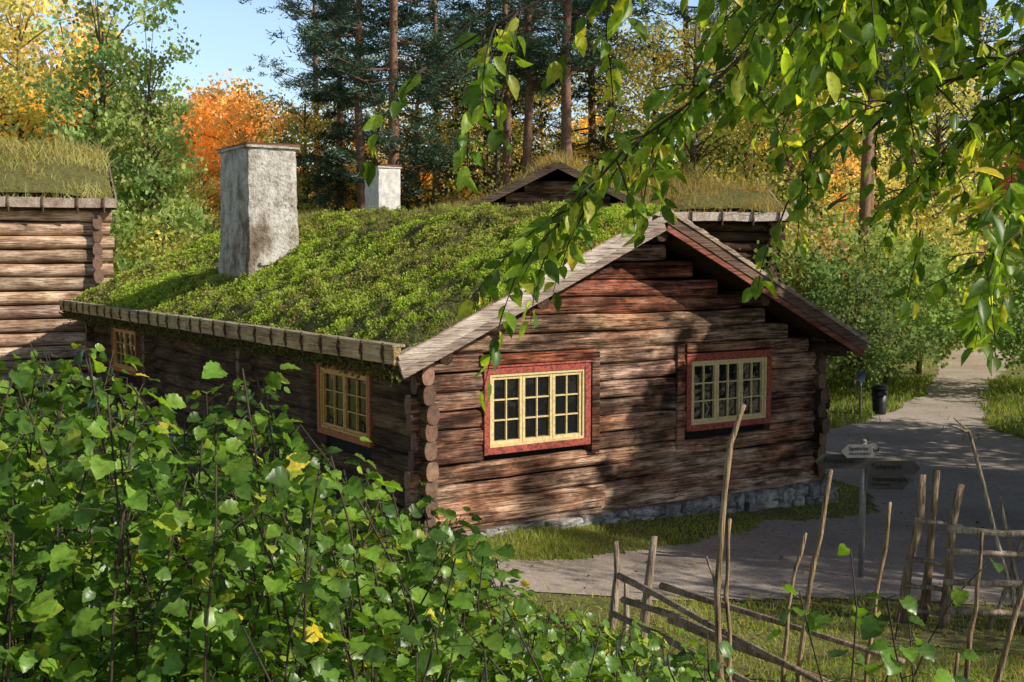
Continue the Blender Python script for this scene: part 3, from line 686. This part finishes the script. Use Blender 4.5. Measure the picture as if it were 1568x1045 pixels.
for (px,y,k,s,c) in[(640,54,4,.95,YG),(700,56,4,1.0,YE),(760,48,4,.85,YG),(580,60,0,.85,YE),(830,56,0,.9,YE),(930,60,4,1.05,YG),(1000,50,4,1.0,YE),(1060,44,4,.95,YG),(1150,50,0,.9,GREEN),(1110,58,4,1.15,YG),
    (1270,56,0,.85,OR),(1240,42,4,.9,YG),(1340,58,4,1.1,YE),(1430,44,4,.95,YG),(1200,60,0,1.1,YE),(690,62,0,.8,OR),(860,48,3,1.2,YE),(740,44,3,1.2,BR),(530,58,4,.8,YG)]:
    put(D[k],{0:'maple_tree',4:'birch_tree',3:'hazel_shrub'}[k],at(px,y),y,s,c)
for (px,y,s,c) in[(1250,33,1.0,(.20,.28,.08)),(1310,31,.8,DK),(1360,34,1.05,(.24,.33,.09)),(1410,37,1.1,(.33,.40,.11)),(1290,38,1.25,(.33,.40,.11)),(1200,36,1.2,(.44,.44,.14)),(1440,48,1.2,YG),(1400,42,1.3,YG),(1610,32,1.0,GREEN),(1150,37,1.3,BR),(1060,38,1.2,YG)]:
    put(D[3],'hazel_shrub',at(px,y),y,s,c)
nC=1300; cx=rng.uniform(-75,95,nC);cy=rng.uniform(76,105,nC);hh=rng.uniform(.2,1,nC)**.7*(7.5+2.5*fbm(cx,cy*0,.12,61)+np.where(cx>0,2,0))
npc=60;ci=np.repeat(np.arange(nC),npc);n=len(ci);sz=rng.uniform(.8,1.6,nC)
pos=np.stack([cx,cy,gz(cx,cy)+hh],1)[ci]+rng.normal(0,1,(n,3))*sz[ci][:,None]
pal=np.array([(.26,.32,.10),(.50,.46,.14),(.68,.52,.19),(.17,.24,.09),(.68,.48,.20)]);C=pal[rng.integers(0,5,nC)][ci]*rng.uniform(.6,1.3,(n,1))
inst_mesh('distant_forest',*QUAD,pos,basis(rng.normal(0,1,(n,3)),rng.normal(0,1,(n,3))+.01,rng.uniform(.4,.8,n)),C,M_grass)
# trees standing to the right, outside the photograph, whose shadows fall on the wall and road
put(D[5],'maple_tree',12.6,14.3,1.0,(.12,.16,.05),1.0,1.0)
put(D[5],'maple_tree',14.4,16.3,.85,(.12,.16,.05),1.35,2.0)
put(D[4],'birch_tree',11.6,9.3,.46,YG,.50,.3);put(D[4],'birch_tree',14.0,6.8,.5,YG,.5,1.3)
put(D[4],'birch_tree',19.5,9.0,.62,YG);put(D[4],'birch_tree',19.5,17,.8,YG);put(Pn[1],'pine_tree',24,12,.7,NB);put(D[0],'maple_tree',17,21.5,.8,YG);put(Pn[1],'pine_tree',27,5.5,.8,NB)
# ------------------------------------------------------------------ hazel bush foreground
def leafcol(n,pal,w,lo=.65,hi=1.3):
    pal=np.array(pal);return pal[rng.choice(len(pal),n,p=w)]*rng.uniform(lo,hi,(n,1))
def bush(name,canes,pal,w,leafs=(.035,.095),gap=.05,mat=M_leaf):
    ex=MB();P=[];Dn=[];Nn=[];S=[]
    for (b,t_,n0) in canes:
        b=np.array(b);t_=np.array(t_);k=7;L=np.linalg.norm(t_-b);bend=rng.normal(0,.09*L,3);bend[2]=0
        pts=[b+(t_-b)*i/k+bend*math.sin(math.pi*i/k)+rng.normal(0,.010,3) for i in range(k+1)]
        ex.tube(pts,[.0050*(1-.7*i/k)+.0012 for i in range(k+1)],(1,1,1),0,5)
        A=np.array(pts)
        m=int(L*n0/gap)
        for q in range(m):
            f=1-(1-.05)*rng.random()**1.1; i=min(int(f*k),k-1);p=A[i]+(A[i+1]-A[i])*(f*k-i)
            th=rng.uniform(0,6.28);o=np.array([math.cos(th),math.sin(th),rng.uniform(-.1,.5)])
            r=rng.uniform(.02,.28)*(1.15-f*.85)+.015
            pp=p+o*r; P.append(pp);d=o+np.array([0,0,rng.uniform(-.9,.05)]);Dn.append(d)
            nv=np.array([rng.normal(.2,.7),rng.normal(0,.7)-.2,.8])+o*.35;Nn.append(nv);S.append(rng.uniform(*leafs)*(1.05-.35*f*f))
            if q%3==0: ex.tube([p,p+o*r*.5+np.array([0,0,.01]),pp],[.002,.0015,.001],(1.2,1.6,.8),0,3)
    P=np.array(P);n=len(P);C=leafcol(n,pal,w)
    return inst_mesh(name,*HAZEL,P,basis(np.array(Dn),np.array(Nn),np.array(S)),C,[mat,M_twig],extra=ex)
def topz(u):
    return np.interp(u,[-.50,-.44,-.40,-.33,-.28,-.25,-.20,-.17,-.14,-.10,-.05,-.02,.0,.05,.12,.20,.30],[-.09,-.075,-.06,-.08,-.12,-.085,-.095,-.14,-.18,-.195,-.205,-.26,-.30,-.31,-.33,-.37,-.40])
canes=[]
for q in range(250):
    y=2.8+3.4*rng.random()**1.1; u=rng.uniform(-.52,.0); x=u*y
    z=topz(u)*y-abs(rng.normal(0,.16))*(1 if rng.random()<.85 else .0)-rng.random()**2*.6
    g=float(gz(x,y)); canes.append(((x+rng.normal(0,.14),y+rng.normal(0,.15),g),(x,y,max(z,g+.4)),2.0))
PALB=[(.13,.25,.04),(.20,.34,.05),(.08,.16,.035),(.38,.46,.065),(.70,.55,.08)];WB=[.36,.33,.22,.075,.015]
bush('hazel_bush',canes,PALB,WB)
canes=[]
for q in range(95):
    y=rng.uniform(3.4,6.4);u=rng.uniform(-.04,.19);x=u*y;z=topz(u)*y-abs(rng.normal(0,.10));g=float(gz(x,y));canes.append(((x+rng.normal(0,.1),y+rng.normal(0,.1),g),(x,y,max(z,g+.3)),1.8))
bush('hazel_bush',canes,PALB,WB)
canes=[((1.15,4.0,-2.4),(1.20,4.0,-1.0),.5),((1.05,3.9,-2.4),(.98,3.9,-1.15),.7),((1.3,4.2,-2.45),(1.42,4.2,-1.30),.7),((1.75,4.6,-2.5),(1.9,4.6,-1.2),.3),((.8,4.2,-2.4),(.7,4.1,-1.35),.7),((1.2,3.6,-2.3),(1.15,3.5,-1.05),.6),((1.35,3.7,-2.3),(1.3,3.7,-1.2),.6)]
bush('maple_sapling',canes,PALB,WB,(.065,.11))
# ------------------------------------------------------------------ cherry tree overhanging from the right
def cherry():
    ex=MB();P=[];Dn=[];Nn=[];S=[]
    tx,ty=4.3,4.7;g=float(gz(tx,ty))
    ex.tube([(tx,ty,g-.1),(tx+.03,ty,g+.8),(tx-.05,ty+.05,.2),(tx-.15,ty,1.4),(tx-.1,ty,2.6),(tx,ty,3.8)],[.17,.14,.12,.10,.06,.02],(1,1,1),0,10,.05)
    limbs=[([(4.2,4.7,1.0),(3.0,4.5,1.45),(1.9,4.2,1.15),(1.05,4.0,.90),(.66,3.9,.56),(.33,3.85,.33),(.16,3.8,.12)],.026,.85),
     ([(4.15,4.7,1.4),(2.6,4.0,1.5),(1.3,3.7,1.18),(.6,3.6,.98),(.05,3.6,.80),(-.26,3.6,.58)],.022,.75),
     ([(4.25,4.7,.6),(2.9,4.7,.9),(2.0,4.6,.80),(1.5,4.5,.62),(1.15,4.4,.38),(1.02,4.35,.2)],.024,1.0),
     ([(4.2,4.7,.8),(2.8,4.1,.95),(2.0,3.8,.66),(1.66,3.6,.38),(1.5,3.55,.12)],.022,1.1),
     ([(4.1,4.7,1.7),(2.9,4.6,1.7),(2.0,4.9,1.25),(1.5,5.0,.95),(.9,5.0,.75),(.5,5.0,.45)],.024,1.1),
     ([(4.2,4.7,.3),(3.1,4.6,.55),(2.4,4.5,.48),(2.0,4.4,.25),(1.8,4.3,-.02)],.020,1.0),
     ([(4.2,4.7,2.0),(2.9,3.8,1.9),(1.9,3.5,1.4),(1.2,3.4,1.0),(.8,3.35,.78)],.022,1.2),
     ([(4.2,4.7,1.9),(3.2,5.4,2.0),(2.4,5.6,1.6),(1.7,5.6,1.2),(1.3,5.6,.8)],.022,1.1),
     ([(4.2,4.7,1.2),(3.2,4.2,1.3),(2.3,4.0,.98),(1.8,4.0,.78),(1.45,4.0,.60),(1.2,4.0,.5)],.022,1.2),
     ([(4.2,4.7,1.0),(3.3,5.2,1.1),(2.6,5.3,.9),(2.1,5.3,.6),(1.8,5.3,.3)],.022,1.0),
     ([(4.2,4.7,1.6),(3.0,4.3,1.7),(2.0,4.1,1.3),(1.4,4.0,1.05),(.9,3.95,.93)],.022,1.3),
     ([(4.2,4.7,1.8),(3.2,4.6,1.9),(2.4,4.4,1.45),(1.7,4.3,1.12),(1.1,4.3,1.0)],.022,1.3),
     ([(4.2,4.7,1.3),(3.3,4.5,1.4),(2.6,4.4,1.05),(2.1,4.4,.75),(1.75,4.4,.55)],.020,1.1),
     ([(4.2,4.7,.9),(3.2,4.3,1.0),(2.4,4.1,.75),(1.9,4.0,.45),(1.75,4.0,.2)],.020,1.1),
     ([(4.2,4.7,2.3),(4.9,5.2,3.0),(5.6,5.6,3.3),(6.2,5.8,3.2)],.03,.7),([(4.2,4.7,2.0),(4.9,3.9,2.7),(5.4,3.2,3.0),(5.8,2.6,2.9)],.03,.7),
     ([(4.2,4.7,2.6),(3.6,5.3,3.4),(3.0,5.9,3.9)],.025,.7),([(4.2,4.7,2.2),(3.6,3.7,3.0),(3.1,2.9,3.4)],.025,.7)]
    twigs=[]
    for pts,r,dens in limbs:
        A=np.array(pts,float);seg=np.linalg.norm(np.diff(A,axis=0),axis=1);cum=np.concatenate([[0],seg.cumsum()]);L=cum[-1]
        ns=16;fs_=np.linspace(0,L,ns);Q=np.stack([np.interp(fs_,cum,A[:,k]) for k in range(3)],1);Q[1:-1]=(Q[:-2]+2*Q[1:-1]+Q[2:])/4;Q[1:-1]+=rng.normal(0,.02,(ns-2,3))
        ex.tube(Q,[r*(1-.88*i/(ns-1)) for i in range(ns)],(1,1,1),0,6)
        m=int(L*11*dens)
        for q in range(m):
            f=rng.uniform(.28,1)*(ns-1);i=min(int(f),ns-2);p=Q[i]+(Q[i+1]-Q[i])*(f-i);dv=norm(Q[i+1]-Q[i])
            o=norm(dv*.5+rng.normal(0,.6,3)+np.array([-.15,0,-.2]));ll=rng.uniform(.15,.5)
            twigs.append((p,o,ll))
        twigs.append((Q[-1],norm(Q[-1]-Q[-2]+np.array([0,0,-.05])),.35))
    twigs.append((np.array((.16,3.8,.12)),norm(np.array((-.45,-.05,-.42))),.62));twigs.append((np.array((.3,3.85,.3)),norm(np.array((-.2,0,-.6))),.45))
    twigs.append((np.array((1.5,4.3,.1)),norm(np.array((-.1,0,-.5))),.35));twigs.append((np.array((1.62,4.0,0)),norm(np.array((.1,0,-.5))),.35))
    for (p,o,ll) in twigs:
        k=5;pp=[p];d=o.copy()
        for i in range(k): d=norm(d+np.array([0,0,-.16])+rng.normal(0,.08,3));pp.append(pp[-1]+d*ll/k)
        ex.tube(pp,[.0035,.003,.0026,.0022,.0017,.0012],(1,1,1),0,4);pp=np.array(pp)
        m=int(ll/.027)
        for q in range(m):
            if rng.random()<.12: continue
            f=(q+.6)/m*k;i=min(int(f),k-1);b=pp[i]+(pp[i+1]-pp[i])*(f-i)
            sd=norm(np.cross(pp[i+1]-pp[i],np.array([0,0,1.0]))+1e-6)*(1 if q%2 else -1)
            dd=norm(sd*.7+(pp[i+1]-pp[i])/ll*1.5+np.array([0,0,-.6])+rng.normal(0,.4,3))
            P.append(b+dd*.012);Dn.append(dd);Nn.append(rng.normal(0,.6,3)+sd*.3+np.array([.2,-.3,.4]));S.append(rng.uniform(.055,.10))
    n=len(P);C=leafcol(n,[(.10,.19,.03),(.17,.28,.04),(.29,.41,.05),(.50,.53,.07),(.7,.56,.07)],[.30,.33,.24,.11,.02])
    return inst_mesh('cherry_tree',*CHERRY,np.array(P),basis(np.array(Dn),np.array(Nn),np.array(S)),C,[M_cherry,M_twig],extra=ex)
cherry()
# ------------------------------------------------------------------ fences
def gzf(x,y): return float(gz(x,y))
fence=empty('roundpole_fence')
mb=MB()
def pole(pts,r,col=(1,1,1),n=7):
    P=[np.array(p,float) for p in pts];Q=[]
    for i in range(len(P)-1):
        for k in range(4): Q.append(P[i]+(P[i+1]-P[i])*k/4+(rng.normal(0,r*.3,3)))
    Q.append(P[-1]);m=len(Q)
    mb.tube(Q,[r*(1-.35*i/(m-1))*(1+rng.normal(0,.08)) for i in range(m)],col,0,n,.10)
pole([(.93,10.5,-3.7),(.95,10.5,-2.59)],.045);pole([(1.10,10,-3.6),(1.24,10,-2.42)],.05);pole([(1.02,10.3,-3.6),(1.03,10.3,-2.86)],.035)
for k,(a,b) in enumerate([((.95,10.3,-2.85),(2.1,7.6,-2.85)),((1.0,10.25,-3.05),(2.35,7.8,-2.98)),((1.3,9.9,-2.85),(2.75,8.0,-2.83)),((1.35,9.8,-3.1),(2.7,7.6,-3.05)),((.9,10.35,-3.2),(2.0,7.8,-3.1))]): pole([a,b],.032,(.95,.9,.85))
mb.build('poles_near',[M_grey],fence,True)
mb=MB()
for pts,r in[([(1.40,7.5,-3.3),(1.345,7.5,-2.2),(1.39,7.5,-1.3),(1.50,7.5,-.95)],.026),([(1.47,7.55,-3.2),(1.40,7.5,-2.2),(1.42,7.5,-1.7)],.018),([(2.02,8.5,-3.4),(2.05,8.5,-2.6),(2.17,8.5,-2.03)],.020),([(2.12,8.5,-3.5),(2.20,8.5,-2.5),(2.35,8.5,-1.56)],.025),
   ([(2.62,8.5,-3.5),(2.7,8.5,-2.5),(2.79,8.5,-1.8)],.020),([(3.4,8.6,-3.5),(3.48,8.6,-2.6),(3.52,8.6,-2.05)],.022),([(3.5,8.4,-3.5),(3.7,8.4,-2.6),(3.85,8.4,-2.0)],.024),([(3.0,7.8,-3.3),(3.05,7.8,-2.7)],.02)]: pole(pts,r,(.9,.8,.66))
pole([(1.345,7.5,-2.2),(1.27,7.5,-1.95)],.012)
mb.build('stakes',[M_grey],fence,True)
mb=MB()
for (x,y,x2,zt,r) in[(3.82,11.3,4.02,-2.12,.055),(4.05,11.4,4.20,-2.10,.05),(4.20,11.2,4.36,-2.2,.055),(6.0,11.1,6.1,-2.2,.05),(6.15,11.3,6.2,-2.25,.05),(8.2,11.1,8.3,-2.2,.05)]: pole([(x,y,-3.95),(x2,y,zt)],r,(.85,.75,.64),8)
for z in(-3.45,-3.2,-2.95,-2.55): pole([(3.84+(z+3.6)*.1,11.24,z),(4.28+(z+3.6)*.1,11.2,z-.06)],.028)
for z,dz in((-2.62,-.06),(-2.82,-.05),(-3.12,-.04),(-3.42,-.05)): pole([(4.2,11.05,z),(6.2,10.9,z+dz),(9,10.8,z+dz)],.034,(1.4,1.35,1.3))
for (a,b) in[((4.35,11,-1.65),(4.95,11.05,-3.7)),((4.7,11.1,-2.3),(5.0,11.0,-3.8)),((5.1,11,-2.1),(4.6,11.1,-3.7)),((5.6,11,-1.9),(6.3,11,-3.8)),((7,11,-1.9),(7.7,11,-3.8))]: pole([b,a],.026)
pole([(4.35,11,-1.65),(4.16,11,-1.6)],.014);pole([(4.35,11,-1.65),(4.2,11,-1.52)],.012)
mb.build('fence_and_gate_posts',[M_grey],fence,True)
# ------------------------------------------------------------------ signpost
sp=empty('signpost',(4.02,13.2,0))
mb=MB();mb.tube([(0,0,-3.95),(0,0,-2.10)],.035,(1,1,1),0,10);mb.tube([(0,0,-2.10),(0,0,-2.07)],[.04,.02],(1,1,1),0,10);mb.build('post',[M_metal],sp,True)
def arrow(name,x0,x1,zc,h,tip,ang,yo,txt,mat=M_sign,size=.07,tmat=M_text):
    e=MB();a,b=min(x0,x1),max(x0,x1);th=.012
    if tip<0: prof=[(a,zc),(a+.07,zc-h/2),(b,zc-h/2),(b,zc+h/2),(a+.07,zc+h/2)]
    else: prof=[(a,zc-h/2),(b-.07,zc-h/2),(b,zc),(b-.07,zc+h/2),(a,zc+h/2)]
    f=lambda p,yy:(p[0]*math.cos(ang)-yy*math.sin(ang),p[0]*math.sin(ang)+yy*math.cos(ang),p[1])
    n=len(prof);vs=[f(p,yo-th) for p in prof]+[f(p,yo+th) for p in prof]
    e.add(vs,[tuple(range(n)),tuple(range(2*n-1,n-1,-1))]+[(i,i+n,(i+1)%n+n,(i+1)%n) for i in range(n)])
    e.build(name,[mat],sp)
    for k,line in enumerate(txt.split('|')):
        cu=bpy.data.curves.new(name+'_text','FONT');cu.body=line;cu.size=size if k==0 else size*.6;cu.extrude=.001;cu.materials.append(tmat)
        o=bpy.data.objects.new(name+'_text',cu);link(o,sp)
        xx=a+(.09 if tip<0 else .04);o.location=f((xx,zc+.012-.05*k-(0 if '|' in txt else .03)),yo-th-.004);o.rotation_euler=(math.pi/2,0,ang)
arrow('arm_left',-.56,.03,-2.32,.16,-1,math.radians(-4),-.055,'Ampianu',size=.095)
arrow('arm_small',-.30,.05,-2.19,.15,-1,math.radians(3),-.10,'Spekirke|Church & farm',M_pale,.065)
arrow('arm_back',.02,.2,-2.2,.16,1,math.radians(40),-.06,'Trysil',M_pale,.06)
arrow('arm_right',.03,.62,-2.38,.15,1,math.radians(-6),-.055,'Telemark',size=.09)
arrow('arm_lower',.05,.50,-2.55,.17,1,math.radians(-6),-.05,'Hammersplass|Farmstead',size=.078)
lb=empty('litter_bin',(8.95,28.2,gzf(8.95,28.2)))
mb=MB();mb.tube([(0,0,0),(0,0,.06),(0,0,.62)],[.15,.16,.19],(1,1,1),0,14);mb.tube([(0,0,.62),(0,0,.66),(0,0,.72)],[.21,.21,.13],(1.3,1.3,1.3),0,14);mb.build('bin_body',[M_bin],lb,True)
mb=MB();mb.box((0,-.2,.52),(.2,.02,.08));mb.build('bin_opening',[M_dark],lb)
ip=empty('information_sign',(8.3,27.6,gzf(8.3,27.6)))
mb=MB();mb.tube([(0,0,0),(0,0,1.15)],.03,(1,1,1),0,8);mb.build('post',[M_metal],ip,True)
mb=MB();mb.box((0,-.05,1.02),(.16,.03,.26));mb.build('panel',[plain('blue_panel',(.05,.09,.16),.5)],ip)
dh=empty('plastered_house',(33.6,66,gzf(34,66)),math.radians(20))
mb=MB();mb.box((0,0,3.2),(14,9,6.4),col=(1,.74,.58));mb.build('walls',[M_white],dh)
mb=MB();mb.add([(-7.4,-5,6.4),(7.4,-5,6.4),(7.4,5,6.4),(-7.4,5,6.4),(-7.4,0,9.4),(7.4,0,9.4)],[(0,1,5,4),(2,3,4,5),(0,4,3),(1,2,5),(3,2,1,0)],(2.2,1.4,1.1));mb.build('roof',[M_slate],dh)
mb=MB()
for i in range(5):
    for z in(1.8,4.6): mb.box((-5.4+i*2.7,-4.53,z),(1.1,.08,1.5))
mb.build('windows',[M_glass],dh)
# ------------------------------------------------------------------ light, sky, camera
EL=32;dx,dy=.948,-.321
sun=bpy.data.lights.new('sun','SUN');sun.energy=5.0;sun.angle=math.radians(.5);sun.color=(1,.93,.80)
so=link(bpy.data.objects.new('sun',sun));ce=math.cos(math.radians(EL))
so.rotation_euler=Vector((dx*ce,dy*ce,math.sin(math.radians(EL)))).to_track_quat('Z','Y').to_euler()
w=bpy.data.worlds.new('World');scene.world=w;w.use_nodes=True;nt=w.node_tree;bg=nt.nodes['Background']
sk=nt.nodes.new('ShaderNodeTexSky');sk.sky_type='NISHITA';sk.sun_disc=False;sk.sun_elevation=math.radians(EL);sk.sun_rotation=math.atan2(dx,dy);sk.air_density=1.0;sk.dust_density=.6;sk.ozone_density=1.5
tc=nt.nodes.new('ShaderNodeTexCoord');sx=nt.nodes.new('ShaderNodeSeparateXYZ');nt.links.new(tc.outputs['Generated'],sx.inputs[0])
cr=ramp(nt,sx.outputs[2],[(.0,(.8,.8,.8)),(.20,(1,1,1)),(.34,(.24,.24,.25)),(1.0,(.20,.20,.21))])
bo=mixc(nt,sk.outputs[0],(1.9,1.85,1.85,1),1.0,'MULTIPLY'); fin=mixc(nt,bo,cr,1.0,'MULTIPLY')
nt.links.new(fin,bg.inputs[0]);bg.inputs[1].default_value=.12
cam=bpy.data.cameras.new('camera');cam.lens=40.98;cam.sensor_width=36;cam.clip_end=2000;cam.clip_start=.05
co=link(bpy.data.objects.new('camera',cam));co.location=(0,0,0);co.rotation_euler=(math.radians(90-4.1),0,0);scene.camera=co
scene.view_settings.view_transform='Standard';scene.view_settings.look='None';scene.view_settings.exposure=0
